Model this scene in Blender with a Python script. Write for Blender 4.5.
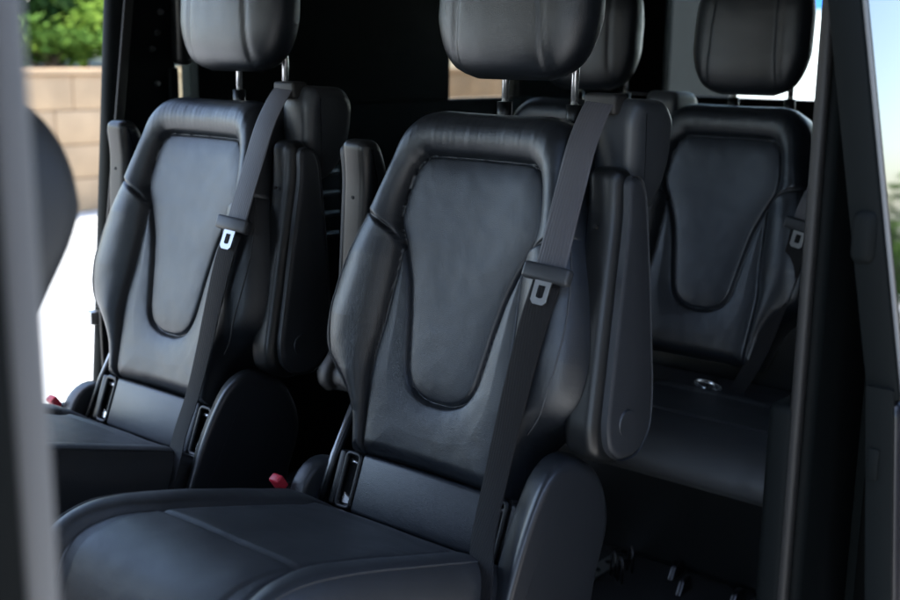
import bpy, bmesh, math, random
import numpy as np
from mathutils import Vector, Matrix, noise

random.seed(7)
for o in list(bpy.data.objects):
    bpy.data.objects.remove(o)
scene = bpy.context.scene
COL = scene.collection
R = math.radians

# ------------------------------------------------------------------ camera
YAW, PITCH, ROLL = .69909, .21169, .01321
cam_d = bpy.data.cameras.new('camera')
cam = bpy.data.objects.new('camera', cam_d)
COL.objects.link(cam)
fw = Vector((math.sin(YAW) * math.cos(PITCH), -math.cos(YAW) * math.cos(PITCH), -math.sin(PITCH)))
rt = Vector((-math.cos(YAW), -math.sin(YAW), 0))
up = rt.cross(fw)
rt2 = rt * math.cos(ROLL) + up * math.sin(ROLL)
up2 = -rt * math.sin(ROLL) + up * math.cos(ROLL)
M = Matrix((rt2, up2, -fw)).transposed().to_4x4()
M.translation = Vector((-1.092, 1.366, 1.119))
cam.matrix_world = M
cam_d.sensor_width = 36
cam_d.lens = 36 * 1148.57 / 900
cam_d.clip_start = .02
cam_d.clip_end = 500
cam_d.dof.use_dof = True
cam_d.dof.focus_distance = 1.78
cam_d.dof.aperture_fstop = 3.6
scene.camera = cam

# ------------------------------------------------------------------ light
SUN_EL, SUN_AZ = 60, 22      # azimuth clockwise from +Y: the sun stands high in front of the van
w = bpy.data.worlds.new('World')
scene.world = w
w.use_nodes = True
nt = w.node_tree
sky = nt.nodes.new('ShaderNodeTexSky')
sky.sky_type = 'NISHITA'
sky.sun_disc = False
sky.sun_elevation = R(SUN_EL)
sky.sun_rotation = R(SUN_AZ)
sky.air_density = 1.0
sky.dust_density = 1.2
sky.ozone_density = 1.0
bgn = nt.nodes['Background']
bgn.inputs['Strength'].default_value = .12
nt.links.new(sky.outputs[0], bgn.inputs[0])
sd = bpy.data.lights.new('sun', 'SUN')
sd.energy = 2.0
sd.angle = R(3)
sd.color = (1, .95, .88)
sun = bpy.data.objects.new('sun', sd)
COL.objects.link(sun)
sdir = Vector((math.sin(R(SUN_AZ)) * math.cos(R(SUN_EL)), math.cos(R(SUN_AZ)) * math.cos(R(SUN_EL)), math.sin(R(SUN_EL))))
sun.rotation_euler = sdir.to_track_quat('Z', 'Y').to_euler()
sun.location = sdir * 20
vs = scene.view_settings
vs.view_transform = 'Standard'
vs.look = 'None'
vs.exposure = 2.7
vs.gamma = 1
vs.use_curve_mapping = False


# ------------------------------------------------------------------ materials
def mat(name, col, rough=.5, metal=0, spec=.5, bump=0, bscale=300, var=0, vscale=6, rvar=0, coat=0, ior=None, detail=3, btype='noise', trans=0):
    m = bpy.data.materials.new(name)
    m.use_nodes = True
    n = m.node_tree
    b = n.nodes['Principled BSDF']
    c = tuple(col) + (1,)
    b.inputs['Base Color'].default_value = c
    b.inputs['Roughness'].default_value = rough
    b.inputs['Metallic'].default_value = metal
    b.inputs['Specular IOR Level'].default_value = spec
    if name.endswith('leather'):
        b.inputs['Specular Tint'].default_value = (.92, .96, 1, 1)
    b.inputs['Coat Weight'].default_value = coat
    b.inputs['Coat Roughness'].default_value = .05
    b.inputs['Transmission Weight'].default_value = trans
    if ior:
        b.inputs['IOR'].default_value = ior
    tc = n.nodes.new('ShaderNodeTexCoord')
    if var:
        t = n.nodes.new('ShaderNodeTexNoise')
        t.inputs['Scale'].default_value = vscale
        t.inputs['Detail'].default_value = 6
        n.links.new(tc.outputs['Object'], t.inputs['Vector'])
        mx = n.nodes.new('ShaderNodeMix')
        mx.data_type = 'RGBA'
        mx.inputs[6].default_value = tuple(x * (1 - var) for x in col) + (1,)
        mx.inputs[7].default_value = tuple(min(1, x * (1 + var)) for x in col) + (1,)
        n.links.new(t.outputs['Fac'], mx.inputs[0])
        n.links.new(mx.outputs[2], b.inputs['Base Color'])
    if rvar:
        t = n.nodes.new('ShaderNodeTexNoise')
        t.inputs['Scale'].default_value = vscale * 1.7
        t.inputs['Detail'].default_value = 8
        n.links.new(tc.outputs['Object'], t.inputs['Vector'])
        mr = n.nodes.new('ShaderNodeMapRange')
        mr.inputs[1].default_value = .3
        mr.inputs[2].default_value = .7
        mr.inputs[3].default_value = rough - rvar
        mr.inputs[4].default_value = rough + rvar
        n.links.new(t.outputs['Fac'], mr.inputs[0])
        n.links.new(mr.outputs[0], b.inputs['Roughness'])
    if bump:
        if btype == 'leather':
            t = n.nodes.new('ShaderNodeTexVoronoi')
            t.feature = 'DISTANCE_TO_EDGE'
            out = t.outputs['Distance']
        elif btype == 'weave':
            t = n.nodes.new('ShaderNodeTexWave')
            t.wave_type = 'BANDS'
            t.bands_direction = 'X'
            t.inputs['Distortion'].default_value = .6
            out = t.outputs['Fac']
        else:
            t = n.nodes.new('ShaderNodeTexNoise')
            t.inputs['Detail'].default_value = detail
            out = t.outputs['Fac']
        t.inputs['Scale'].default_value = bscale
        n.links.new(tc.outputs['Object'], t.inputs['Vector'])
        bp = n.nodes.new('ShaderNodeBump')
        bp.inputs['Strength'].default_value = bump
        bp.inputs['Distance'].default_value = .001
        n.links.new(out, bp.inputs['Height'])
        n.links.new(bp.outputs[0], b.inputs['Normal'])
    return m


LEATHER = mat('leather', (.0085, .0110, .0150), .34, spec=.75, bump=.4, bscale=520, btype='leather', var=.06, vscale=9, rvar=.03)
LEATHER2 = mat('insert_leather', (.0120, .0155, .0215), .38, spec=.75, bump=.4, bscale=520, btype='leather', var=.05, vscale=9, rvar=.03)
LEATHER3 = mat('cushion_toplit_leather', (.0390, .0415, .0450), .42, spec=.8, bump=.4, bscale=520, btype='leather', var=.12, vscale=7, rvar=.05)  # same leather, lightened to paint in top light on the cushions
ARMCOVER = mat('armrest_leather', (.026, .029, .034), .45, bump=.4, bscale=520, btype='leather', var=.06)
THREAD = mat('thread', (.05, .055, .062), .6)
PLASTIC = mat('plastic', (.006, .007, .008), .36, spec=.45, bump=.15, bscale=900, rvar=.05)
PLASTIC2 = mat('plastic_grey', (.030, .034, .039), .38,  bump=.12, bscale=900, rvar=.05)
SHIELD = mat('shield_plastic', (.017, .020, .025), .34, spec=.7, bump=.12, bscale=900)
RAILS = mat('rail_metal', (.10, .10, .11), .4, metal=1, var=.3, vscale=50)
TRIM = mat('pillar_trim', (.005, .0065, .007), .6, spec=.06, bump=.12, bscale=700, var=.2)
WEB = mat('webbing', (.065, .063, .070), .5, bump=.35, bscale=70, btype='weave')
WEBD = mat('webbing_shaded', (.008, .008, .009), .7, spec=.2, bump=.35, bscale=70, btype='weave')  # darkened copy of the webbing: shade painted on the part turned from the light
CHROME = mat('chrome', (.80, .81, .82), .22, metal=.85)
STEEL = mat('steel', (.42, .43, .44), .34, metal=1, var=.2, vscale=40)
REDP = mat('red_plastic', (.62, .035, .06), .35)
CARPET = mat('carpet', (.012, .012, .013), .95, bump=1, bscale=350)
PAINT = mat('black_paint', (.005, .006, .010), .3, spec=.3, coat=.25)
RUBBER = mat('rubber', (.012, .012, .012), .6)
SILVER = mat('silver_trim_and_sky_sheen', (.135, .142, .15), .4, metal=.1, var=.06, vscale=12)  # door trim; on the pillar edge this grey paints in a sky reflection
LINER = mat('headliner', (.09, .09, .09), .9, bump=.4, bscale=500)
DARKPAN = mat('side_trim', (.004, .0055, .0055), .8, spec=.06, var=.2)
GLASSD = mat('privacy_glass', (.006, .007, .008), .03, ior=2.1, spec=.5)
GLASST = mat('tinted_glass', (.45, .42, .38), .01, trans=1, ior=1.02)
GLASS = mat('window_glass', (.8, .9, .86), .01, trans=1, ior=1.02)
HOLE = mat('recess', (.004, .004, .004), .8)


# ------------------------------------------------------------------ mesh helpers
def link(o, parent=None):
    COL.objects.link(o)
    if parent:
        o.parent = parent
    return o


def empty(name, loc, label, cat, group=None):
    o = bpy.data.objects.new(name, None)
    o.location = loc
    o.empty_display_size = .1
    o['label'] = label
    o['category'] = cat
    if group:
        o['group'] = group
    return link(o)


def tag(o, label, cat, group=None):
    o['label'] = label
    o['category'] = cat
    if group:
        o['group'] = group
    return o


def mobj(name, verts, faces, m, parent=None, smooth=True):
    me = bpy.data.meshes.new(name)
    me.from_pydata([tuple(v) for v in verts], [], [tuple(f) for f in faces])
    me.materials.append(m)
    if smooth:
        me.polygons.foreach_set('use_smooth', [True] * len(me.polygons))
    me.update()
    return link(bpy.data.objects.new(name, me), parent)


def bobj(name, bm, m, parent=None, smooth=True, angle=40):
    bmesh.ops.recalc_face_normals(bm, faces=bm.faces)
    me = bpy.data.meshes.new(name)
    if smooth:
        for f in bm.faces:
            f.smooth = True
        for e in bm.edges:
            if len(e.link_faces) == 2 and e.calc_face_angle(0) > R(angle):
                e.smooth = False
    bm.to_mesh(me)
    bm.free()
    me.materials.append(m)
    return link(bpy.data.objects.new(name, me), parent)


def box(name, x, y, z, m, parent=None, bev=.004, seg=3, mtx=None):
    bm = bmesh.new()
    bmesh.ops.create_cube(bm, size=1)
    for v in bm.verts:
        v.co = Vector(((x[0] + x[1]) / 2 + v.co.x * (x[1] - x[0]), (y[0] + y[1]) / 2 + v.co.y * (y[1] - y[0]), (z[0] + z[1]) / 2 + v.co.z * (z[1] - z[0])))
    if bev:
        bmesh.ops.bevel(bm, geom=bm.edges[:], offset=bev, segments=seg, affect='EDGES', profile=.5)
    if mtx:
        bm.transform(mtx)
    return bobj(name, bm, m, parent)


def rounded(poly, r, n=5):
    """polygon with rounded corners"""
    out = []
    k = len(poly)
    for i in range(k):
        p0, p1, p2 = Vector(poly[i - 1]), Vector(poly[i]), Vector(poly[(i + 1) % k])
        a = (p0 - p1); b = (p2 - p1)
        rr = min(r, a.length * .45, b.length * .45)
        s = p1 + a.normalized() * rr
        e = p1 + b.normalized() * rr
        for j in range(n + 1):
            t = j / n
            out.append(tuple(s * (1 - t) ** 2 + p1 * 2 * t * (1 - t) + e * t * t))
    return out


def prism(name, poly, axis, a0, a1, m, parent=None, bev=.006, seg=3, shear=None, smooth=True):
    """extrude a 2-D polygon along an axis (0: poly is y,z; 1: x,z; 2: x,y)"""
    bm = bmesh.new()

    def P(p, a):
        if axis == 0: return (a, p[0], p[1])
        if axis == 1: return (p[0], a, p[1])
        return (p[0], p[1], a)
    n = len(poly)
    area = sum(poly[k][0] * poly[(k + 1) % n][1] - poly[(k + 1) % n][0] * poly[k][1] for k in range(n))
    sg_ = 1 if area > 0 else -1
    nrm = []
    for k in range(n):
        p0, p1, p2 = Vector(poly[k - 1]), Vector(poly[k]), Vector(poly[(k + 1) % n])
        e1 = (p1 - p0); e2 = (p2 - p1)
        e1 = e1.normalized() if e1.length > 1e-9 else e2.normalized()
        e2 = e2.normalized() if e2.length > 1e-9 else e1
        m1 = Vector((-e1.y, e1.x)) * sg_; m2 = Vector((-e2.y, e2.x)) * sg_
        q = (m1 + m2)
        q = q.normalized() if q.length > 1e-6 else m1
        nrm.append(q / max(.5, q.dot(m1)))
    rings = []
    sa = 1 if a1 > a0 else -1
    S_ = max(1, seg) if bev else 0
    lv = [(bev * (1 - math.sin(math.pi / 2 * k / S_)), bev * (1 - math.cos(math.pi / 2 * k / S_))) for k in range(S_ + 1)] if bev else [(0, 0)]
    for ins, off in lv:
        rings.append((ins, a0 + sa * off))
    for ins, off in lv[::-1]:
        rings.append((ins, a1 - sa * off))
    VR = [[bm.verts.new(P((poly[k][0] + nrm[k].x * ins, poly[k][1] + nrm[k].y * ins), a)) for k in range(n)] for ins, a in rings]
    bm.faces.new(VR[0]); bm.faces.new(VR[-1][::-1])
    for ra, rb in zip(VR[:-1], VR[1:]):
        for k in range(n):
            bm.faces.new((ra[k], rb[k], rb[(k + 1) % n], ra[(k + 1) % n]))
    if shear:
        for v in bm.verts:
            v.co = shear(v.co)
    return bobj(name, bm, m, parent, smooth, 35)


def tube(name, pts, r, m, parent=None, n=8, cap=True):
    pts = [Vector(p) for p in pts]
    vs_, fs = [], []
    prev = None
    for i, p in enumerate(pts):
        d = (pts[min(i + 1, len(pts) - 1)] - pts[max(i - 1, 0)]).normalized()
        if prev is None:
            a = d.orthogonal().normalized()
        else:
            a = (prev - d * prev.dot(d)).normalized()
        prev = a
        b = d.cross(a)
        rr = r[i] if isinstance(r, (list, tuple)) else r
        for k in range(n):
            t = 2 * math.pi * k / n
            vs_.append(p + a * math.cos(t) * rr + b * math.sin(t) * rr)
    for i in range(len(pts) - 1):
        for k in range(n):
            fs.append((i * n + k, i * n + (k + 1) % n, (i + 1) * n + (k + 1) % n, (i + 1) * n + k))
    if cap:
        fs.append(tuple(range(n - 1, -1, -1)))
        fs.append(tuple((len(pts) - 1) * n + k for k in range(n)))
    return mobj(name, vs_, fs, m, parent)


def spline(pts, n=8):
    """Catmull-Rom through points"""
    P = [np.array(p, float) for p in pts]
    P = [2 * P[0] - P[1]] + P + [2 * P[-1] - P[-2]]
    out = []
    for i in range(1, len(P) - 2):
        for j in range(n):
            t = j / n
            a, b, c, d = P[i - 1], P[i], P[i + 1], P[i + 2]
            out.append(.5 * (2 * b + (c - a) * t + (2 * a - 5 * b + 4 * c - d) * t * t + (3 * b - a - 3 * c + d) * t ** 3))
    out.append(P[-2])
    return [tuple(p) for p in out]


def ribbon(name, pts, side, wd, th, m, parent=None):
    """flat webbing along pts, side = list of width directions"""
    n = len(pts)
    V, Fc = [], []
    for i in range(n):
        p = Vector(pts[i]); s = Vector(side[i]).normalized()
        d = (Vector(pts[min(i + 1, n - 1)]) - Vector(pts[max(i - 1, 0)])).normalized()
        s = (s - d * s.dot(d)).normalized()
        nn = s.cross(d).normalized()
        for k in (-1, -.9, .9, 1):
            V.append(p + s * wd / 2 * k + nn * th / 2 * (1 if abs(k) < .95 else .2))
        for k in (1, .9, -.9, -1):
            V.append(p + s * wd / 2 * k - nn * th / 2 * (1 if abs(k) < .95 else .2))
    for i in range(n - 1):
        for k in range(8):
            Fc.append((i * 8 + k, i * 8 + (k + 1) % 8, i * 8 + 8 + (k + 1) % 8, i * 8 + 8 + k))
    Fc.append(tuple(range(7, -1, -1)))
    Fc.append(tuple((n - 1) * 8 + k for k in range(8)))
    return mobj(name, V, Fc, m, parent)


def loft(name, secs, m, parent=None, n=48, ex=2.8, wob=0.0, groove=None, mtx=None):
    """secs: (cx,cy,cz,a,b) superellipse rings stacked along z"""
    V, Fc = [], []
    for (cx, cy, cz, a, b) in secs:
        for k in range(n):
            t = 2 * math.pi * k / n
            c, s = math.cos(t), math.sin(t)
            x = a * math.copysign(abs(c) ** (2 / ex), c)
            y = b * math.copysign(abs(s) ** (2 / ex), s)
            g = 1
            if groove:
                g = groove(x, y, cz)
            p = Vector((cx + x * g, cy + y * g, cz))
            if wob:
                q = noise.noise(p * 22) + .5 * noise.noise(p * 47)
                p += Vector((x, y, 0)).normalized() * q * wob
            V.append(p)
    for i in range(len(secs) - 1):
        for k in range(n):
            Fc.append((i * n + k, i * n + (k + 1) % n, (i + 1) * n + (k + 1) % n, (i + 1) * n + k))
    Fc.append(tuple(range(n - 1, -1, -1)))
    Fc.append(tuple((len(secs) - 1) * n + k for k in range(n)))
    if mtx:
        V = [mtx @ v for v in V]
    return mobj(name, V, Fc, m, parent)


def pld(U, Z, poly, closed=False):
    """distance of points to a polyline"""
    P = list(poly) + ([poly[0]] if closed else [])
    D = np.full(U.shape, 9.)
    for (a, b), (c, d) in zip(P[:-1], P[1:]):
        ex, ez = c - a, d - b
        L = ex * ex + ez * ez
        if L < 1e-14:
            continue
        t = np.clip(((U - a) * ex + (Z - b) * ez) / L, 0, 1)
        D = np.minimum(D, np.hypot(U - a - t * ex, Z - b - t * ez))
    return D


def inpoly(U, Z, poly):
    res = np.zeros(U.shape, bool)
    n = len(poly)
    for i in range(n):
        x0, y0 = poly[i]; x1, y1 = poly[(i + 1) % n]
        c = ((y0 > Z) != (y1 > Z))
        if y1 != y0:
            res ^= c & (U < (x1 - x0) * (Z - y0) / (y1 - y0) + x0)
    return res


def split_mesh(V, F, region, names_, mats, root_parent):
    """one surface cut into parts that keep the whole surface's normals"""
    me = bpy.data.meshes.new('tmp')
    me.from_pydata(V, [], F)
    me.update()
    nrm = np.zeros(len(V) * 3)
    me.vertex_normals.foreach_get('vector', nrm)
    nrm = nrm.reshape(-1, 3)
    out = {}
    for rid in names_:
        fs = [f for f, r in zip(F, region) if r == rid]
        if not fs:
            continue
        ids = sorted({i for f in fs for i in f})
        mp = {i: k for k, i in enumerate(ids)}
        m2 = bpy.data.meshes.new(names_[rid])
        m2.from_pydata([V[i] for i in ids], [], [tuple(mp[i] for i in f) for f in fs])
        m2.polygons.foreach_set('use_smooth', [True] * len(m2.polygons))
        m2.materials.append(LEATHER2 if rid == 1 else mats)
        m2.update()
        m2.normals_split_custom_set_from_vertices([tuple(nrm[i]) for i in ids])
        out[rid] = m2
    bpy.data.meshes.remove(me)
    return out


# ------------------------------------------------------------------ backrest surface
REC = R(15.7)
BO = Vector((0, .135, .49))
BV = Vector((0, -math.sin(REC), math.cos(REC)))
BW = Vector((0, math.cos(REC), math.sin(REC)))
OUT_H = [(.100, 1.037), (.130, 1.030), (.158, 1.010), (.172, .985), (.183, .945), (.204, .880), (.232, .805), (.250, .735), (.255, .690),
         (.250, .650), (.232, .622), (.200, .598), (.176, .570), (.164, .535), (.156, .494)]
INS_H = [(0, .966), (.088, .964), (.110, .956), (.124, .938), (.134, .895), (.134, .856), (.115, .815), (.096, .770), (.084, .720),
         (.075, .670), (.067, .634), (.050, .610), (.022, .599), (0, .598)]
SHO_H = [(.222, .868), (.186, .864), (.160, .853), (.138, .840), (.122, .822)]
SEA_H = [(.122, .824), (.124, .780), (.130, .700), (.137, .640), (.134, .580), (.127, .494)]


def bpoint(u, z, wv=0.0):
    v = (z - BO.z) / math.cos(REC)
    return BO + BV * v + BW * wv + Vector((u, 0, 0))


def build_backrest():
    zs = [p[1] for p in OUT_H][::-1]
    hs = [p[0] for p in OUT_H][::-1]
    # smooth outline
    sp = spline([(p[0], p[1]) for p in OUT_H], 6)
    sp = sorted(sp, key=lambda p: p[1])
    zz = np.array([p[1] for p in sp]); hh = np.array([p[0] for p in sp])
    NV, NU = 400, 320
    tv = np.linspace(0, 1, NV)
    tv = .5 - .5 * np.cos(np.pi * tv) * (.55) - .0 + (tv - .5) * .45 if False else tv
    Zr = .494 + (1.037 - .494) * (tv + .035 * np.sin(2 * np.pi * tv) * -1)
    su = np.linspace(-1, 1, NU)
    su = su + .12 * np.sin(np.pi * su)
    HW = np.interp(Zr, zz, hh)
    U = su[None, :] * HW[:, None]
    Z = np.repeat(Zr[:, None], NU, 1)
    A = np.abs(U)
    outl = spline(OUT_H, 4)
    ins = INS_H
    closed_out = [(-x, z) for x, z in outl] [::-1] + list(outl)
    d_out = pld(A, Z, [(0, 1.037)] + list(outl) + [(0, .494)])
    d_ins = pld(A, Z, spline(ins, 4))
    d_sho = pld(A, Z, spline(SHO_H, 4))
    d_sea = pld(A, Z, spline(SEA_H, 4))
    inner_hi = d_ins
    is_ins = inpoly(A, Z, [(-.3, .966)] + ins + [(-.3, .598)])
    ub = np.interp(Z, [p[1] for p in SEA_H][::-1], [p[0] for p in SEA_H][::-1])
    # shoulder line z at |u|
    shz = np.interp(A, [p[0] for p in SHO_H][::-1], [p[1] for p in SHO_H][::-1])
    bol = (Z < shz) & (A > ub) & ~is_ins
    centre = (Z < .83) & (A <= ub) & ~is_ins
    frame = ~is_ins & ~bol & ~centre
    amp = np.interp(Z, [.494, .56, .62, .70, .80, .88, .95, 1.037], [.006, .012, .026, .036, .036, .028, .022, .018])
    d_in = np.where(bol, d_sea, np.where(Z < .90, np.minimum(d_ins, d_sea), d_ins))
    t = d_in / (d_in + d_out + 1e-6)
    bump = amp * np.power(np.clip(np.sin(np.pi * np.clip(t, 0, 1) ** .9), 0, 1), .75)
    h = np.zeros_like(U)
    h = np.where(bol | frame, bump, h)
    # the frame and the bolster share height along the shoulder seam: smooth blend
    h = np.where(is_ins, -.003 + .009 * np.clip(1 - np.exp(-d_ins / .02), 0, 1), h)
    hc = -.001 + .008 * (1 - np.exp(-np.minimum(np.minimum(d_ins, d_sea), d_out) / .018))
    h = np.where(centre, hc, h)
    # general concavity of the back across its width
    h = h - .010 * np.clip(1 - (A / .13) ** 2, 0, 1)
    # seams
    for d, dep, wd in ((d_ins, .0080, .0032), (d_sho, .0050, .0030), (d_sea, .0055, .0032)):
        h = h - dep * np.exp(-(d / wd) ** 2) * np.clip(d_out / .02, .15, 1)
    # puckers that run across the seams
    # rounding at the rim
    Rr = .030
    q = np.clip(1 - d_out / Rr, 0, 1)
    h = h - Rr * (1 - np.sqrt(np.clip(1 - q * q, 0, 1)))
    # leather unevenness
    W = np.zeros_like(h)
    for i in range(NV):
        for j in range(NU):
            p = Vector((U[i, j], Z[i, j], 0))
            a = noise.noise(p * 14) * .0006 + noise.noise(p * 38 + Vector((3, 1, 0))) * .00045
            e = math.exp(-min(d_ins[i, j], d_sea[i, j] if Z[i, j] < .83 else 9) / .022)
            e2 = math.exp(-((Z[i, j] - 1.0) / .03) ** 2)
            a += e * .0003 * noise.noise(Vector((U[i, j] * 95, Z[i, j] * 60, 2.)))
            a += e2 * .0005 * noise.noise(Vector((U[i, j] * 120, Z[i, j] * 14, 7.)))
            W[i, j] = a
    h = h + W
    V, F, reg = [], [], []
    for i in range(NV):
        for j in range(NU):
            V.append(tuple(bpoint(U[i, j], Z[i, j], h[i, j])))
    rid = np.where(is_ins, 1, np.where(bol, np.where(U > 0, 2, 3), 0))
    for i in range(NV - 1):
        for j in range(NU - 1):
            a = i * NU + j
            F.append((a, a + NU, a + NU + 1, a + 1))
            c = [rid[i, j], rid[i + 1, j], rid[i, j + 1], rid[i + 1, j + 1]]
            reg.append(max(set(c), key=c.count))
    # sides and back
    loop = [j for j in range(NU)] + [i * NU + NU - 1 for i in range(1, NV)] + [(NV - 1) * NU + j for j in range(NU - 2, -1, -1)] + [i * NU for i in range(NV - 2, 0, -1)]
    prev = loop
    nloop = len(loop)
    for (dw, sc) in ((-.012, 1.004), (-.05, 1.0), (-.09, .985), (-.118, .95), (-.130, .88), (-.133, .5)):
        cur = []
        for idx in loop:
            i, j = divmod(idx, NU)
            z = Z[i, j]; u = U[i, j]
            k = 1.0 if z > .62 else np.interp(z, [.494, .62], [.45, 1])
            p = bpoint(u * sc, .78 + (z - .78) * sc, -Rr + dw * k)
            cur.append(len(V)); V.append(tuple(p))
        for k in range(nloop):
            F.append((prev[k], prev[(k + 1) % nloop], cur[(k + 1) % nloop], cur[k]))
            reg.append(0)
        prev = cur
    c = len(V)
    V.append(tuple(bpoint(0, .78, -Rr - .133)))
    for k in range(nloop):
        F.append((prev[k], prev[(k + 1) % nloop], c)); reg.append(0)
    F = [f[::-1] for f in F]
    ms = split_mesh(V, F, reg, {0: 'backrest', 1: 'insert_panel', 2: 'side_bolster', 3: 'side_bolster'}, LEATHER, None)

    def hat(u, z):
        i = int(np.argmin(np.abs(Zr - z)))
        j = int(np.argmin(np.abs(U[i] - u)))
        return h[i, j]
    return ms, hat


BACK, hat = build_backrest()


def add_backrest(parent, dx=0.0):
    b = link(bpy.data.objects.new('backrest', BACK[0]), parent)
    b.location.x = dx
    for k, nm in ((1, 'insert_panel'), (2, 'side_bolster'), (3, 'side_bolster')):
        link(bpy.data.objects.new(nm, BACK[k]), b)
    for s in (1, -1):
        pts = spline([(.196, .862), (.212, .815), (.222, .757), (.222, .693), (.208, .632), (.182, .592)], 7)
        tube('piping', [bpoint(s * u, z, hat(s * u, z) + .0007) for u, z in pts], .0013, THREAD, b, 6)
    return b


# ------------------------------------------------------------------ cushion surface
def build_cushion(hw, prof, x0=0.0, bolster=True, mid=None, zb=.315):
    P = spline(prof, 10)
    P = np.array(P)
    seg = np.hypot(*(P[1:] - P[:-1]).T)
    S = np.concatenate([[0], np.cumsum(seg)])
    NT, NX = 130, int(130 * max(1, hw / .235))
    st = np.linspace(0, S[-1], NT)
    Y = np.interp(st, S, P[:, 0]); Zp = np.interp(st, S, P[:, 1])
    ty = np.gradient(Y); tz = np.gradient(Zp)
    L = np.hypot(ty, tz); ty /= L; tz /= L
    ny, nz = -tz, ty          # upward normal
    sx = np.linspace(-1, 1, NX)
    sx = sx + .1 * np.sin(np.pi * sx)
    sx = sx / sx[-1]
    Xs = sx * hw
    s_front = np.interp(.505, Y[:NT * 2 // 3], st[:NT * 2 // 3])
    s_rear = np.interp(.215, Y[:NT * 2 // 3], st[:NT * 2 // 3])
    V, F = [], []
    H = np.zeros((NT, NX))
    for i in range(NT):
        for j in range(NX):
            x = Xs[j]; s = st[i]
            a = abs(x)
            edge = hw - a
            h = 0
            inner = hw - .085 + .02 * max(0, min(1, (s - s_front) / .1))
            if edge < .095:
                t = max(0, min(1, (a - inner) / (hw - inner)))
                h += .013 * math.sin(math.pi * t ** .8) ** .8 if 0 < t < 1 else 0
            else:
                h += .004 * (1 - math.exp(-(edge - .085) / .02))
            fr = max(0, min(1, (s - .02) / .08))
            h *= fr
            # seams
            h -= .0055 * math.exp(-((a - inner) / .0045) ** 2) * (1 if s > s_rear - .01 else .3)
            if a < inner + .004:
                h -= .0045 * math.exp(-((s - s_front) / .0045) ** 2)
                h -= .0050 * math.exp(-((s - s_rear) / .005) ** 2)
                h += .004 * math.exp(-((s - s_rear - .016) / .010) ** 2)
            for mx in (mid or []):
                h -= .009 * math.exp(-((x - mx) / .008) ** 2)
            Rr = .046
            q = max(0, 1 - edge / Rr)
            h -= Rr * (1 - math.sqrt(max(0, 1 - q * q)))
            p = Vector((x, s, 0))
            h += noise.noise(p * 13) * .0010 + noise.noise(p * 34) * .0004
            e = math.exp(-abs(a - inner) / .03)
            h += e * .0008 * noise.noise(Vector((x * 40, s * 90, 4)))
            H[i, j] = h
            V.append((x + x0, Y[i] + ny[i] * h, Zp[i] + nz[i] * h))
    for i in range(NT - 1):
        for j in range(NX - 1):
            a = i * NX + j
            F.append((a, a + 1, a + NX + 1, a + NX))
    loop = list(range(NX)) + [i * NX + NX - 1 for i in range(1, NT)] + [(NT - 1) * NX + j for j in range(NX - 2, -1, -1)] + [i * NX for i in range(NT - 2, 0, -1)]
    prev = loop
    n = len(loop)
    for f_, sc in ((.25, 1.0), (.7, .995), (1.0, .97)):
        cur = []
        for idx in loop:
            x, y, z = V[idx]
            cur.append(len(V))
            V.append((x0 + (x - x0) * sc, .4 + (y - .4) * (sc if y > .4 else 1), z + (zb - z) * f_))
        for k in range(n):
            F.append((prev[k], cur[k], cur[(k + 1) % n], prev[(k + 1) % n]))
        prev = cur
    c = len(V)
    V.append((x0, .4, zb - .001))
    for k in range(n):
        F.append((prev[k], c, prev[(k + 1) % n]))

    def at(x, frac):
        i = int(frac * (NT - 1))
        j = int(np.argmin(np.abs(Xs - x)))
        return Vector((Xs[j] + x0, Y[i] + ny[i] * (H[i, j] + .0008), Zp[i] + nz[i] * (H[i, j] + .0008)))
    return V, F, at


CPROF = [(.150, .400), (.185, .420), (.240, .441), (.340, .470), (.440, .498), (.520, .516), (.580, .520), (.625, .505), (.648, .470), (.655, .425), (.648, .370)]
CV, CF, cat_ = build_cushion(.226, CPROF)

SHEAR = lambda s: (lambda c: Vector((c.x - s * (.965 - c.z) * .085, c.y, c.z)))


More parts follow.
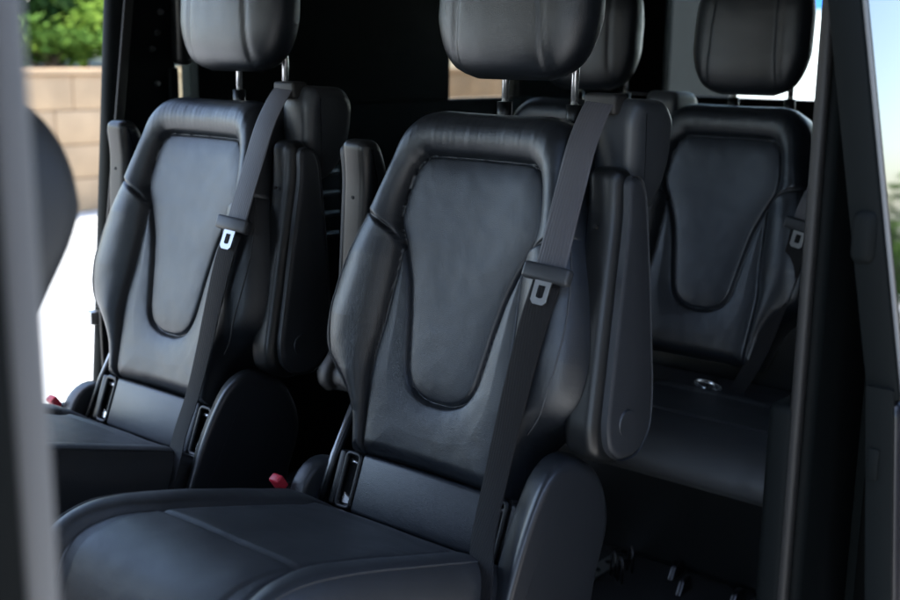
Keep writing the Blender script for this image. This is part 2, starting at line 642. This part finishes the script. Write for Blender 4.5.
def make_seat(root):
    b = add_backrest(root)
    # cushion
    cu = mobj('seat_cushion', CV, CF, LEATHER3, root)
    for s in (1, -1):
        tube('piping', [cat_(s * .197, f) for f in np.linspace(.03, .9, 60)], .0015, THREAD, cu, 6)
    # head restraint
    hr = head_restraint(root)
    # armrests, folded up beside the back
    prof = [(.004, .966), (.012, .900), (.090, .610), (.088, .575), (.050, .552), (-.005, .553), (-.040, .585), (-.048, .640), (-.050, .800), (-.046, .930), (-.036, .966)]
    prof2 = [(-.006, .955), (-.002, .900), (.072, .620), (.070, .585), (.042, .560), (-.008, .558), (-.046, .590), (-.055, .645), (-.056, .800), (-.052, .925), (-.040, .955)]
    for s in (-1, 1):
        if s > 0:
            prof = [(a_ - (.965 - b_) * .20 + .030, b_ + .014) for a_, b_ in prof]
            prof2 = [(a_ - (.965 - b_) * .20 + .030, b_ + .014) for a_, b_ in prof2]
        a = prism('armrest', rounded(prof, .022, 6), 0, s * (.193 if s < 0 else .212), s * (.249 if s < 0 else .272), PLASTIC, root, .017, 6, SHEAR(-s if s < 0 else 0))
        prism('armrest_cover', rounded(prof2, .020, 6), 0, s * (.2475 if s < 0 else .2705), s * (.260 if s < 0 else .282), ARMCOVER, a, .011, 5, SHEAR(-s if s < 0 else 0))
        bm = bmesh.new()
        bmesh.ops.create_cone(bm, cap_ends=True, segments=32, radius1=.021, radius2=.019, depth=.004)
        bm.transform(Matrix.Translation((s * (.2895 if s < 0 else .2835), .022 if s < 0 else -.03, .612)) @ Matrix.Rotation(s * R(90), 4, 'Y'))
        bobj('pivot_cap', bm, ARMCOVER, a)
        bm = bmesh.new()
        bmesh.ops.create_cone(bm, cap_ends=True, segments=16, radius1=.003, radius2=.003, depth=.004)
        bm.transform(Matrix.Translation((s * .226 if s < 0 else .242, .022 if s < 0 else .030, .885)) @ Matrix.Rotation(R(-72), 4, 'X'))
        bobj('screw', bm, HOLE, a)
    # shoulder belt tower
    tw = prism('belt_tower', rounded([(-.046, 1.030), (-.058, 1.060), (-.140, 1.056), (-.162, 1.030), (-.156, .970), (-.132, .920), (-.095, .890), (-.060, .890), (-.044, .930)], .022, 6),
               0, -.162, -.243, PLASTIC2, root, .022, 6)
    box('belt_slot', (-.212, -.158), (-.072, -.036), (1.036, 1.066), RUBBER, tw, .006, 3)
    # belt
    seat_belt(root, [(-.186, -.060, 1.056), (-.186, -.036, 1.052), (-.187, .004, 1.000), (-.190, .036, .935), (-.193, .066, .870), (-.194, .086, .822)],
              [(-.195, .092, .812), (-.188, .110, .760), (-.180, .127, .690), (-.172, .148, .600), (-.174, .175, .530), (-.192, .220, .468), (-.221, .258, .422), (-.238, .290, .360), (-.242, .305, .280)])
    # ISOFIX panel under the back
    pm = Matrix.Translation((0, .142, .450)) @ Matrix.Rotation(R(21), 4, 'X')
    pan = [(-.172, -.048), (-.172, .036), (-.150, .048), (.150, .048), (.172, .036), (.172, -.048)]
    # a strip with two real slots: built from five blocks
    bm = bmesh.new()
    pnl = box('anchor_panel', (-.128, .128), (-.045, 0), (-.048, .048), LEATHER, root, .007, 3, pm)
    for s in (-1, 1):
        x0, x1 = sorted((s * .1285, s * .164))
        prism('slot_frame', rounded([(x0, -.048), (x1, -.048), (x1, .048), (x0, .048)], .010, 4), 1, -.045, -.016, HOLE, pnl, .001, 1, lambda c: pm @ c)
        # frame ring
        fr = [(x0 + .003, -.043), (x1 - .003, -.043), (x1 - .003, .043), (x0 + .003, .043)]
        ring = rounded(fr, .008, 4)
        tube('slot_rim', [pm @ Vector((p[0], -.004, p[1])) for p in ring + ring[:2]], .0045, PLASTIC, pnl, 8)
        tube('anchor_bar', [pm @ Vector((x0 + .005, -.010, .030)), pm @ Vector((x1 - .005, -.010, .030))], .004, STEEL, pnl, 8)
        tri = [(x0 + .007, -.038), (x1 - .007, -.038), (x1 - .009, -.020), (x0 + .012, -.027)]
        prism('anchor_hook', tri, 1, -.014, -.008, CHROME, pnl, .001, 1, lambda c: pm @ c)
        box('panel_end', tuple(sorted((s * .165, s * .182))), (-.05, -.004), (-.046, .044), PLASTIC, pnl, .005, 3, pm)
    # side shield at the open side
    shp = [(.262, .310), (.256, .400), (.228, .475), (.190, .545), (.156, .584), (.110, .597), (.050, .575), (.010, .530), (-.005, .470), (.020, .400), (.060, .310)]
    shp = [(a + .008, b - .024) for a, b in shp]
    sh = prism('side_shield', rounded(spl_closed(shp), .01, 2), 0, -.194, -.258, SHIELD, root, .016, 6,
               lambda c: Vector((c.x, c.y - (c.x + .258) * .75, c.z - (c.x + .258) * .15)))
    box('hinge_block', (-.1935, -.170), (.0, .110), (.34, .50), PLASTIC, sh, .008, 3)
    # recliner cover, straps and buckle at the other side
    rc = []
    for k in range(15):
        t = math.pi * k / 14
        rc.append((.120 + .062 * math.cos(t), .395 + .068 * math.sin(t)))
    prism('recliner_cover', rc + [(.058, .330), (.182, .330)], 0, .212, .248, PLASTIC2, root, .008, 3)
    tube('recliner_bar', [(.205, .060, .560), (.209, .110, .470), (.212, .150, .385)], .0065, STEEL, root, 8)
    tube('recliner_bar', [(.190, .068, .560), (.194, .122, .470), (.197, .158, .390)], .006, PLASTIC, root, 8)
    bk = tube('belt_buckle', [(.240, .120, .330), (.252, .160, .395), (.258, .176, .418)], [.010, .013, .013], PLASTIC, root, 10)
    bm_ = Matrix.Translation((.262, .186, .430)) @ Matrix.Rotation(R(-35), 4, 'X')
    box('buckle_button', (-.012, .012), (-.008, .008), (-.014, .012), REDP, bk, .004, 3, bm_)
    # pedestal
    ped = prism('seat_base', rounded([(.020, .012), (.60, .012), (.60, .30), (.50, .325), (.06, .325), (.0, .28)], .02, 4), 0, -.205, .205, PLASTIC, root, .012, 3)
    for s in (-1, 1):
        box('rail_foot', (s * .17 - .022, s * .17 + .022), (-.03, .60), (.009, .05), PLASTIC, ped, .006, 2)
    return root


def spl_closed(pts):
    P = pts[-1:] + pts + pts[:2]
    s = spline(P, 4)
    return s[4:-5]


def head_restraint(root, dx=0.0, dz=0.0, sc=1.0):
    secs = []
    N = 34
    for i in range(N + 1):
        t = i / N
        z = 1.080 + .262 * t
        f = (1 - abs(2 * t - 1) ** 3.2) ** (1 / 2.6) if 0 < t < 1 else .0
        f = max(f, .25)
        a = .146 * (.80 + .20 * f) * (1 - .10 * max(0, .35 - t) / .35)
        b = .064 * f * (1 - .12 * t)
        a *= (f ** .35)
        secs.append((dx + .010, -.094 - .018 * t, z + dz, a * sc, b * sc))

    def gr(x, y, z):
        g = 1.0
        d = min(abs(abs(x) - .088 + .05 * (z - 1.08)), 1)
        g -= .055 * math.exp(-(d / .0048) ** 2)
        return g
    h = loft('head_restraint', secs, LEATHER, root, 140, 2.7, .0009, gr)
    for s in (-1, 1):
        tube('post', [(dx + s * .068, -.146, .985), (dx + s * .068, -.148, 1.10), (dx + s * .068, -.146, 1.125), (dx + s * .068, -.135, 1.145), (dx + s * .068, -.115, 1.155)], .0062, CHROME, h, 14)
        tube('post_collar', [(dx + s * .068, -.146, 1.000), (dx + s * .068, -.146, 1.043)], .0125, PLASTIC, h, 16)
    return h


def seat_belt(root, up_pts, low_pts, twist=0):
    u = spline(up_pts, 6)
    sb = ribbon('seat_belt', u, [(-1, -.10, .0)] * len(u), .047, .0016, WEB, root)
    l = spline(low_pts, 6)
    n = len(l)
    ribbon('lap_webbing', l, [(-1, -.12 + .62 * (i / n) ** 1.2, .05) for i in range(n)], .045, .0016, WEBD, sb)
    p = Vector(up_pts[-1])
    d = (Vector(low_pts[1]) - Vector(up_pts[-2])).normalized()
    x = Vector((-1, -.12, 0)); x = (x - d * x.dot(d)).normalized()
    y = d.cross(x)
    if y.y < 0:
        y = -y
    mt = Matrix((x, y, d)).transposed().to_4x4()
    mt.translation = p + y * .004
    box('tongue_grip', (-.037, .037), (-.007, .010), (-.012, .012), PLASTIC2, sb, .005, 3, mt)
    # metal tongue: a plate with a slot
    bm = bmesh.new()
    o = [(-.013, .008), (.013, .008), (.0125, .040), (.008, .045), (-.008, .045), (-.0125, .040)]
    i_ = [(-.0055, .018), (.0055, .018), (.0055, .034), (.003, .036), (-.003, .036), (-.0055, .034)]
    for yy in (.003, .006):
        vo = [bm.verts.new((a, yy, b)) for a, b in o]
        vi = [bm.verts.new((a, yy, b)) for a, b in i_]
        for k in range(6):
            bm.faces.new((vo[k], vo[(k + 1) % 6], vi[(k + 1) % 6], vi[k]))
    bm.verts.ensure_lookup_table()
    for base in (0, 6):
        for k in range(6):
            bm.faces.new((bm.verts[base + k], bm.verts[base + (k + 1) % 6], bm.verts[12 + base + (k + 1) % 6], bm.verts[12 + base + k]))
    bm.transform(mt)
    bobj('tongue', bm, STEEL, sb, smooth=False)
    return sb


def copy_thing(root, loc, label):
    r = root.copy(); COL.objects.link(r)
    r.location = loc
    r['label'] = label
    for ch in root.children:
        c = ch.copy(); COL.objects.link(c); c.parent = r
        for g in ch.children:
            d = g.copy(); COL.objects.link(d); d.parent = c
    return r


near = empty('passenger_seat', (0, 0, 0), 'black leather armrest seat right beside the open doorway, in front of the rear bench', 'car seat', 'single seats of the middle row')
make_seat(near)
copy_thing(near, (.66, .008, 0), 'black leather armrest seat next to the far opening, its back catching outside light')

# ------------------------------------------------------------------ rear bench
bench = empty('rear_bench', (.069, -.952, -.014), 'dark leather rear bench in the shade behind the middle row seats', 'bench seat')
for dx in (0, .425):
    add_backrest(bench, dx)
    head_restraint(bench, dx, -.030, .93)
BPROF = [(.060, .440), (.130, .444), (.220, .450), (.340, .458), (.430, .462), (.490, .456), (.528, .440), (.548, .416), (.550, .392), (.535, .376)]
v2, f2, at2 = build_cushion(.62, BPROF, .12, True, [.09], .372)
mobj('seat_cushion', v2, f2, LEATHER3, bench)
seat_belt(bench, [(-.300, -.02, 1.10), (-.292, .02, 1.02), (-.262, .070, .915), (-.235, .088, .850), (-.222, .093, .800)],
          [(-.220, .094, .790), (-.212, .100, .740), (-.190, .112, .640), (-.160, .135, .520), (-.130, .165, .440)])
bkb = tube('belt_buckle', [(-.095, .150, .40), (-.092, .175, .440), (-.090, .185, .46)], [.012, .014, .014], PLASTIC, bench, 10)
tube('buckle_ring', [(-.09 + .027 * math.cos(t), .205 + .016 * math.sin(t), .462 + .013 * math.sin(t)) for t in np.linspace(0, 6.3, 22)], .0045, CHROME, bkb, 8)
prism('belt_tower', rounded([(-.048, 1.035), (-.060, 1.055), (-.150, 1.050), (-.172, 1.020), (-.176, .900), (-.075, .800), (-.044, .930)], .014, 4), 0, .245, .165, PLASTIC2, bench, .014, 3)
box('tailgate_light_block', (-.46, .72), (-.02, .030), (.10, .62), PLASTIC, bench, .01, 2)  # panel added to keep tailgate light out of the gap over the cushion
prism('seat_base', rounded([(.02, .024), (.19, .024), (.21, .33), (.30, .374), (.06, .374), (.0, .33)], .02, 3), 0, -.40, .68, PLASTIC, bench, .01, 2)

# ------------------------------------------------------------------ front seat (seen from behind)
fs = empty('front_seat', (-.03, 0, 0), 'grey upholstered front seat back seen past the door pillar', 'car seat')
GREYL = mat('grey_upholstery', (.055, .062, .07), .5, bump=.2, bscale=420, btype='leather', var=.1)
rows = [(.40, .775, .20, .05), (.50, .755, .215, .055), (.62, .735, .23, .062), (.77, .690, .236, .066), (.87, .652, .238, .068), (.93, .632, .236, .068), (.97, .626, .228, .064),
        (1.005, .627, .212, .058), (1.03, .632, .19, .050), (1.045, .636, .16, .036), (1.052, .64, .10, .016)]
rr = spline(rows, 4)
loft('backrest', [(0, r_[1] + .253 + max(0, .95 - r_[0]) * .25, r_[0] + .04, r_[2], r_[3]) for r_ in rr], GREYL, fs, 60, 3.2, .0015)
hs_ = []
for i in range(21):
    t = i / 20
    f = max(.25, (1 - abs(2 * t - 1) ** 4) ** (1 / 3) if 0 < t < 1 else .25)
    hs_.append((0, .91, 1.115 + .22 * t, .135 * (.8 + .2 * f), .05 * f))
h_ = loft('head_restraint', hs_, GREYL, fs, 60, 2.8, .001)
for s in (-1, 1):
    tube('post', [(s * .06, .89, 1.05), (s * .06, .905, 1.15)], .006, CHROME, h_, 10)
loft('seat_cushion', [(0, 1.2, .30, .22, .24), (0, 1.2, .33, .235, .26), (0, 1.2, .41, .235, .26), (0, 1.2, .44, .22, .245), (0, 1.2, .447, .17, .2)], GREYL, fs, 60, 4)
prism('seat_base', rounded([(.98, .008), (1.42, .008), (1.40, .30), (1.0, .30)], .02, 3), 0, -.2, .2, PLASTIC, fs, .01, 2)

fs['group'] = 'front seats'
copy_thing(fs, (.66, 0, 0), 'grey upholstered front seat ahead of the far armrest seat, unseen, added for its shade')  # out of view; added to shade the near seat and its armrest

# ------------------------------------------------------------------ the van round the seats
van = empty('van', (.33, 0, -.5), 'black passenger van with its side doors slid open', 'van')
VX, VZ = -.33, .5      # van parts are written in interior coordinates


def V_(o):
    o.location = (VX, 0, VZ)
    return o


NX, FX = -.50, 1.15
fl = V_(box('floor_panel', (NX - .02, FX), (-2.25, 2.3), (-.06, 0), CARPET, van, .01, 2))
V_(box('door_sill', (NX - .09, NX - .022), (-2.2, 2.3), (-.28, -.012), PAINT, van, .02, 3))
V_(box('door_sill', (FX + .002, FX + .09), (-2.2, 2.3), (-.28, -.012), PAINT, van, .02, 3))
V_(box('underbody', (NX + .1, FX - .1), (-2.2, 2.3), (-.24, -.062), RUBBER, van, .01, 2))
V_(box('roof_panel', (NX - .06, FX + .06), (-2.3, 1.9), (1.43, 1.50), LINER, van, .01, 2))
V_(box('roof_skin', (NX - .07, FX + .07), (-2.3, 1.9), (1.502, 1.54), PAINT, van, .015, 2))
# far side wall behind the far doorway: solid trim with two window openings
for y0, y1, z0, z1 in ((-2.25, -.285, -.02, .985), (-2.25, -1.62, .986, 1.43), (-1.27, -.352, .986, 1.43)):
    V_(box('side_panel', (FX - .015, FX + .05), (y0, y1), (z0, z1), DARKPAN, van, .004, 2))
# far pillar at the rear edge of the far doorway
pl = V_(prism('pillar', rounded([(1.085, -.255), (1.085, -.02), (1.10, .015), (1.125, .015), (1.148, -.01), (1.148, -.255)], .012, 4), 2, -.01, 1.43, TRIM, van, .003, 2,
    lambda c: Vector((c.x, c.y - max(0, c.z - .55) * .15 * (1 if c.y > -.15 else .0), c.z))))
prism('seal', [(-.045, .0), (-.022, .0), (-.022, .55), (-.15, 1.42), (-.173, 1.42), (-.045, .55)], 0, 1.077, 1.0848, RUBBER, pl, .003, 3)
for k, (yy, zz) in enumerate(((-.215, 1.20), (-.205, 1.155), (-.19, 1.12), (-.20, 1.045), (-.180, .965), (-.15, .90))):
    bm = bmesh.new()
    bmesh.ops.create_cone(bm, cap_ends=True, segments=8, radius1=.0075, radius2=.006, depth=.008)
    bm.transform(Matrix.Translation((1.082, yy, zz)) @ Matrix.Rotation(R(-90), 4, 'Y'))
    bobj('bolt', bm, STEEL, pl, smooth=False)
box('door_latch', (1.10, 1.125), (-.05, -.012), (.52, .55), STEEL, pl, .004, 2)
box('trim_ridge', (1.070, 1.0845), (-.250, -.226), (.55, 1.08), TRIM, pl, .006, 3)
box('grab_handle', (1.045, 1.083), (-.275, -.235), (1.085, 1.42), PLASTIC, pl, .014, 4)
gw = V_(box('quarter_window', (FX + .012, FX + .018), (-.3515, -.2555), (.99, 1.428), GLASS, van, 0))
gw2 = V_(box('quarter_window', (FX + .012, FX + .018), (-1.6195, -1.2705), (.99, 1.428), GLASST, van, 0))
# vent in the far wall
vg = V_(box('vent_grille', (FX - .03, FX - .016), (-.80, -.60), (.60, .84), TRIM, van, .004, 2))
for k in range(4):
    box('slat', (FX - .040, FX - .0305), (-.79, -.61), (.635 + k * .055, .648 + k * .055), PLASTIC2, vg, .003, 2)
# tailgate
tg = V_(box('tailgate', (NX, FX - .016), (-2.30, -2.25), (-.02, .985), DARKPAN, van, .004, 2))
box('tailgate_frame', (.985, FX - .017), (-2.299, -2.2495), (.987, 1.428), DARKPAN, tg, .004, 2)
box('tailgate_frame', (NX, -.20), (-2.299, -2.2495), (.987, 1.428), DARKPAN, tg, .004, 2)
box('tailgate_window', (-.1995, .9845), (-2.28, -2.274), (.987, 1.428), GLASS, tg, 0)
# near rear side wall and the pillar at the rear edge of the near doorway
V_(box('side_panel', (NX - .03, NX + .0), (-2.25, -.262), (-.01, .96), DARKPAN, van, .004, 2))
V_(box('side_panel', (NX - .03, NX + .0), (-2.25, -.262), (.962, 1.43), DARKPAN, van, .004, 2))
cp = V_(prism('pillar', rounded([(-.472, -.135), (-.492, -.088), (-.512, -.095), (-.518, -.16), (-.518, -.262), (-.455, -.262), (-.459, -.18)], .010, 4), 2, -.01, 1.43, TRIM, van, .003, 2))
box('seal', (-.505, -.488), (-.082, -.064), (.0, 1.42), RUBBER, cp, .007, 4)
box('seal', (-.480, -.469), (-.128, -.112), (.0, 1.42), PLASTIC, cp, .005, 3)
box('striker_plate', (-.530, -.5165), (-.130, -.090), (1.075, 1.125), PLASTIC, cp, .005, 2)
tube('striker', [(-.529, -.122, 1.10), (-.545, -.122, 1.10), (-.545, -.098, 1.10), (-.529, -.098, 1.10)], .004, STEEL, cp, 8)
for zz in (.80, .715, .93):
    bm = bmesh.new()
    bmesh.ops.create_cone(bm, cap_ends=True, segments=10, radius1=.006, radius2=.0045, depth=.006)
    bm.transform(Matrix.Translation((-.4835, -.1075, zz)) @ Matrix.Rotation(R(24), 4, 'Z') @ Matrix.Rotation(R(-90), 4, 'X'))
    bobj('bolt', bm, STEEL, cp, smooth=False)
box('lower_trim', (-.498, -.458), (-.19, -.062), (.0, .66), TRIM, cp, .012, 3)
# slid-open near door, outside the body


def door_shear(c):
    # tumblehome: the upper body leans inwards
    return Vector((c.x + max(-.07, (c.z - .72) * .19), c.y, c.z))


dr = V_(prism('sliding_door', rounded([(-1.20, -.15), (.02, -.15), (.02, .72), (-1.20, .72)], .02, 3), 0, -.660, -.618, PAINT, van, .010, 3, door_shear))
for (ya, yb, za, zb) in ((-.012, .02, .7205, 1.40), (-1.20, -1.15, .7205, 1.40), (-1.1495, -.0125, 1.36, 1.40)):
    prism('door_frame', rounded([(ya, za), (yb, za), (yb, zb), (ya, zb)], .004, 2), 0, -.659, -.619, TRIM, dr, .005, 2, door_shear)
prism('door_glass', [(-1.1494, .7208), (-.0126, .7208), (-.0126, 1.3598), (-1.1494, 1.3598)], 0, -.657, -.651, GLASSD, dr, 0, 1, door_shear)
prism('window_trim', [(.010, .70), (.0155, .70), (.0155, 1.40), (.010, 1.40)], 0, -.664, -.6595, SILVER, dr, .0015, 2, door_shear)
prism('inner_trim', rounded([(-1.15, -.05), (-.03, -.05), (-.03, .70), (-1.15, .70)], .02, 3), 0, -.6175, -.603, TRIM, dr, .006, 2, door_shear)
prism('door_seal', [(.0203, -.13), (.027, -.13), (.027, .735), (.0203, .735)], 0, -.656, -.622, TRIM, dr, .003, 2, door_shear)
box('door_latch', (-.645, -.632), (.0272, .031), (.62, .66), TRIM, dr, .002, 2)
box('door_handle', (-.615, -.585), (.0, .030), (.88, .945), TRIM, dr, .012, 4)
# near B-pillar in front of the doorway
bp_ = V_(box('pillar', (-.575, -.47), (1.082, 1.22), (-.01, 1.43), TRIM, van, .012, 3))
box('pillar_edge', (-.562, -.549), (1.058, 1.0815), (.0, 1.42), SILVER, bp_, .006, 4)  # grey colour in place of sky reflected in black gloss paint
# closed front end: dashboard and the far front door
V_(prism('dashboard', rounded([(1.75, .0), (1.70, .55), (1.78, .72), (2.25, .80), (2.28, .0)], .04, 4), 0, NX + .01, FX - .02, PLASTIC, van, .01, 2))
fd = V_(box('front_door', (FX - .01, FX + .05), (1.05, 2.2), (.0, .78), TRIM, van, .02, 3))
box('armrest_ledge', (FX - .06, FX - .0105), (1.15, 1.9), (.52, .58), PLASTIC, fd, .015, 3)
V_(box('pillar', (FX - .02, FX + .04), (.98, 1.045), (.0, 1.43), TRIM, van, .012, 3))
# seat rails and floor fittings
for x in (-.17, .17, .49, .83):
    r_ = V_(box('seat_rail', (x - .020, x + .020), (-1.6, .75), (.001, .0085), STEEL, van, .002, 1))
    for k in range(16):
        yy = -.90 + k * .05
        bm = bmesh.new()
        bmesh.ops.create_cone(bm, cap_ends=True, segments=12, radius1=.009, radius2=.009, depth=.001)
        bm.transform(Matrix.Translation((x, yy, .0092)))
        bobj('rail_hole', bm, HOLE, r_, smooth=False)
for x, y in ((-.03, -.68), (-.14, -.70), (.02, -.735)):
    V_(prism('rail_latch', rounded([(y - .03, .0095), (y + .03, .0095), (y + .012, .040), (y - .016, .045)], .006, 3), 0, x - .006, x + .006, RAILS, van, .003, 2))
for x, y in ((.125, -.655), (.098, -.64), (.110, -.70)):
    V_(tube('floor_hook', [(x, y, .001), (x, y, .050), (x + .006, y - .004, .060), (x + .014, y - .006, .050), (x + .016, y - .006, .001)], .0024, RAILS, van, 8))
# wheels
for x in (-.40, 1.05):
    for y in (-1.45, 1.95):
        wh = V_(tube('wheel', [(x - .11, y, -.17), (x - .10, y, -.17), (x + .10, y, -.17), (x + .11, y, -.17)], [.30, .33, .33, .30], RUBBER, van, 32))
        tube('rim', [(x - .112, y, -.17), (x + .112, y, -.17)], .20, STEEL, wh, 24)

# ------------------------------------------------------------------ outside
GROUND = mat('pale_paving', (.45, .45, .43), .85, bump=.4, bscale=60, var=.08, vscale=1.2)
g = mobj('ground', [(-60, -60, -.5), (60, -60, -.5), (60, 60, -.5), (-60, 60, -.5)], [(0, 1, 2, 3)], GROUND, None, False)
g['kind'] = 'structure'
STONE = mat('sandstone', (.44, .30, .175), .9, bump=1, bscale=14, var=.4, vscale=2.2)
JOINT = mat('mortar', (.42, .285, .165), .95)
wl = empty('garden_wall', (9.2, -4.6, -.5), 'low tan sandstone garden wall below the shrubs', 'wall')
box('wall_core', (.04, .36), (-9.0, 3.0), (0, 1.36), JOINT, wl, .01, 1)
for row in range(4):
    y = -9.0
    k = 0
    while y < 2.98:
        L = random.uniform(.45, .8) if not (k == 0 and row % 2) else .35
        L = min(L, 3.0 - y)
        if L > .08:
            box('stone', (-.02 + random.uniform(-.012, .012), .2), (y + .002, y + L - .002), (row * .34 + .002, row * .34 + .338), STONE, wl, .02, 2)
        y += L; k += 1
box('coping', (-.06, .42), (-9.02, 3.02), (1.362, 1.42), STONE, wl, .015, 2)

FOL = [mat('leaf_green', (.055, .115, .016), .8, spec=.12, var=.45, vscale=9), mat('leaf_light', (.12, .20, .025), .8, spec=.12, var=.4, vscale=9), mat('leaf_dark', (.025, .055, .012), .8, spec=.12, var=.4, vscale=9)]
BARK = mat('bark', (.16, .105, .07), .9, bump=1, bscale=40, var=.3)


def foliage(name, blobs, n, size, m, parent, seed):
    rnd = random.Random(seed)
    V, Fc = [], []
    for _ in range(n):
        c, rx, rz = rnd.choice(blobs)
        d = Vector((rnd.gauss(0, 1), rnd.gauss(0, 1), rnd.gauss(0, 1))).normalized() * rnd.uniform(.45, 1.0)
        p = Vector(c) + Vector((d.x * rx, d.y * rx, d.z * rz))
        a = Vector((rnd.gauss(0, 1), rnd.gauss(0, 1), rnd.gauss(0, .6))).normalized()
        b = a.orthogonal().normalized()
        b = Matrix.Rotation(rnd.uniform(0, 6.28), 3, a) @ b
        s = size * rnd.uniform(.6, 1.3)
        i = len(V)
        V += [p - a * s, p + b * s * .42, p + a * s, p - b * s * .42 + a.cross(b) * s * .15]
        Fc += [(i, i + 1, i + 2, i + 3)]
    return mobj(name, V, Fc, m, parent, False)


def shrub(loc, r, h, mi, label, seed, n=900, size=.07, group='shrubs above the garden wall'):
    s = empty('shrub', loc, label, 'shrub', group)
    rnd = random.Random(seed)
    bl = [((rnd.uniform(-.5, .5) * r, rnd.uniform(-.6, .6) * r, h * rnd.uniform(.25, .8)), r * rnd.uniform(.35, .6), h * rnd.uniform(.2, .34)) for _ in range(9)]
    foliage('foliage', bl, n, size, FOL[mi], s, seed)
    for k in range(3):
        c = bl[k][0]
        tube('stem', [(0, 0, 0), (c[0] * .4, c[1] * .4, c[2] * .6), c], [.03, .02, .008], BARK, s, 6)
    return s


bank = mobj('planting_bank', [(9.5, -9.5, .86), (20, -16, 1.0), (20, 0, 1.0), (9.5, -.5, .86), (9.5, -9.5, -.5), (20, -16, -.5), (20, 0, -.5), (9.5, -.5, -.5)],
            [(0, 1, 2, 3), (4, 7, 6, 5), (0, 3, 7, 4), (1, 0, 4, 5), (2, 1, 5, 6), (3, 2, 6, 7)], mat('soil', (.05, .06, .03), .95, var=.4), None, False)
bank['kind'] = 'structure'
shrub((10.0, -4.55, .85), .55, .75, 1, 'bright light green low shrub just above the garden wall', 1)
shrub((10.1, -5.35, .85), .6, .62, 0, 'mid green shrub spreading along the wall top', 2)
shrub((10.2, -6.2, .85), .65, .95, 1, 'taller light green shrub above the garden wall beside the van pillar', 3)
shrub((10.3, -7.2, .85), .7, .9, 0, 'mid green shrub behind the window strip of the far wall', 4)
shrub((12.6, -7.3, .92), 1.0, 1.9, 2, 'dark green bush deep in the planting behind the wall shrubs', 5, 1400, .09)
shrub((12.8, -5.6, .92), 1.0, 2.1, 2, 'dark green bush by the slender tree trunk', 6, 1400, .09)
shrub((13.5, -9.0, .92), 1.2, 2.2, 2, 'dark green bush at the rear end of the planting bank', 7, 1400, .09)


shrub((11.5, -5.55, .88), .8, 1.7, 2, 'dark green bush right behind the spreading wall top shrub', 8, 1500, .09)
shrub((11.4, -6.6, .88), .8, 1.6, 0, 'mid green bush at the foot of the slender tree', 9, 1500, .09)


def tree(loc, h, r, label, seed, lean=0):
    t = empty('tree', loc, label, 'tree', 'trees on the planting bank')
    rnd = random.Random(seed)
    top = Vector((lean, rnd.uniform(-.2, .2), h * .6))
    tr = tube('trunk', spline([(0, 0, -.1), (lean * .3, .05, h * .25), tuple(top)], 5), [.14, .135, .13, .125, .12, .115, .11, .105, .1, .09, .08], BARK, t, 10)
    bl = [((top.x + rnd.uniform(-.7, .7) * r, rnd.uniform(-.7, .7) * r, h * rnd.uniform(.5, .95)), r * rnd.uniform(.35, .55), r * rnd.uniform(.3, .45)) for _ in range(12)]
    for k in range(5):
        tube('limb', [tuple(top * .85), tuple((top + Vector(bl[k][0])) / 2 + Vector((0, 0, .1))), bl[k][0]], [.06, .04, .015], BARK, tr, 6)
    foliage('crown', bl, 5000, .10, FOL[seed % 2], t, seed)


tree((12.0, -6.55, .9), 5.2, 1.7, 'slender tree with pale brown trunk rising behind the wall shrubs', 11, .1)
tree((15.0, -8.2, .95), 6.5, 2.6, 'larger leafy tree at the back of the planting bank', 12)
tree((15.5, -5.0, .95), 6.0, 2.4, 'leafy tree at the back of the bank beside the slender tree', 13)

# what shows through the tailgate window
WHITE = mat('white_render', (.80, .80, .79), .8, var=.04)
GREYW = mat('grey_render', (.012, .013, .014), .9, spec=.1, var=.15)
BLUE = mat('sign_blue', (.02, .16, .62), .4)
hw_ = empty('boundary_wall', (1.0, -9.2, -.5), 'white rendered boundary wall seen past the rear head restraint', 'wall')
box('wall_face', (-3.3, 3.2), (-.25, 0), (0, 3.2), WHITE, hw_, .01, 1)
box('coping', (-3.33, 3.23), (-.28, .03), (3.202, 3.27), WHITE, hw_, .01, 1)
sg = box('wall_sign', (3.15, 3.46), (-9.19, -9.165), (1.56, 2.2), BLUE, None, .004, 1)
tag(sg, 'plain blue sign plate on the white boundary wall', 'sign')
gb = empty('garage_block', (6.2, -9.8, -.5), 'dark grey garage block beside the white boundary wall', 'building')
box('wall_face', (-1.9, .3), (-2, 0), (0, 2.9), GREYW, gb, .01, 1)
box('roof', (-2.0, .4), (-2.1, .1), (2.902, 3.05), DARKPAN, gb, .01, 1)
shrub((-5.2, -13.0, -.5), 1.3, 1.9, 0, 'green bush on the paving outside the open sliding door', 21, 1200, .1, 'bushes on the paving')
shrub((-7.4, -15.0, -.5), 1.5, 2.4, 2, 'dark green bush beyond the open sliding door', 22, 1200, .1, 'bushes on the paving')

# unseen building, added to block sky light on the doorway side of the van
nb = empty('shade_building', (-3.6, -3.0, -.5), 'unseen brown rendered house wall with windows, added to shade the open side doorway', 'building')
BRK = mat('brown_render', (.09, .075, .06), .9, var=.3, vscale=2)
box('wall_face', (-2.5, 0), (-4.5, 8.0), (0, 4.0), BRK, nb, .01, 1)
box('roof', (-2.7, .25), (-4.7, 8.2), (4.002, 4.2), DARKPAN, nb, .02, 1)
for y in (-3.2, -1.0, 1.2, 3.4, 5.6):
    wn = box('window', (-.02, .02), (y - .5, y + .5), (1.1, 2.6), WHITE, nb, .01, 1)
    box('pane', (.0205, .024), (y - .44, y + .44), (1.16, 2.54), GLASSD, wn, 0)
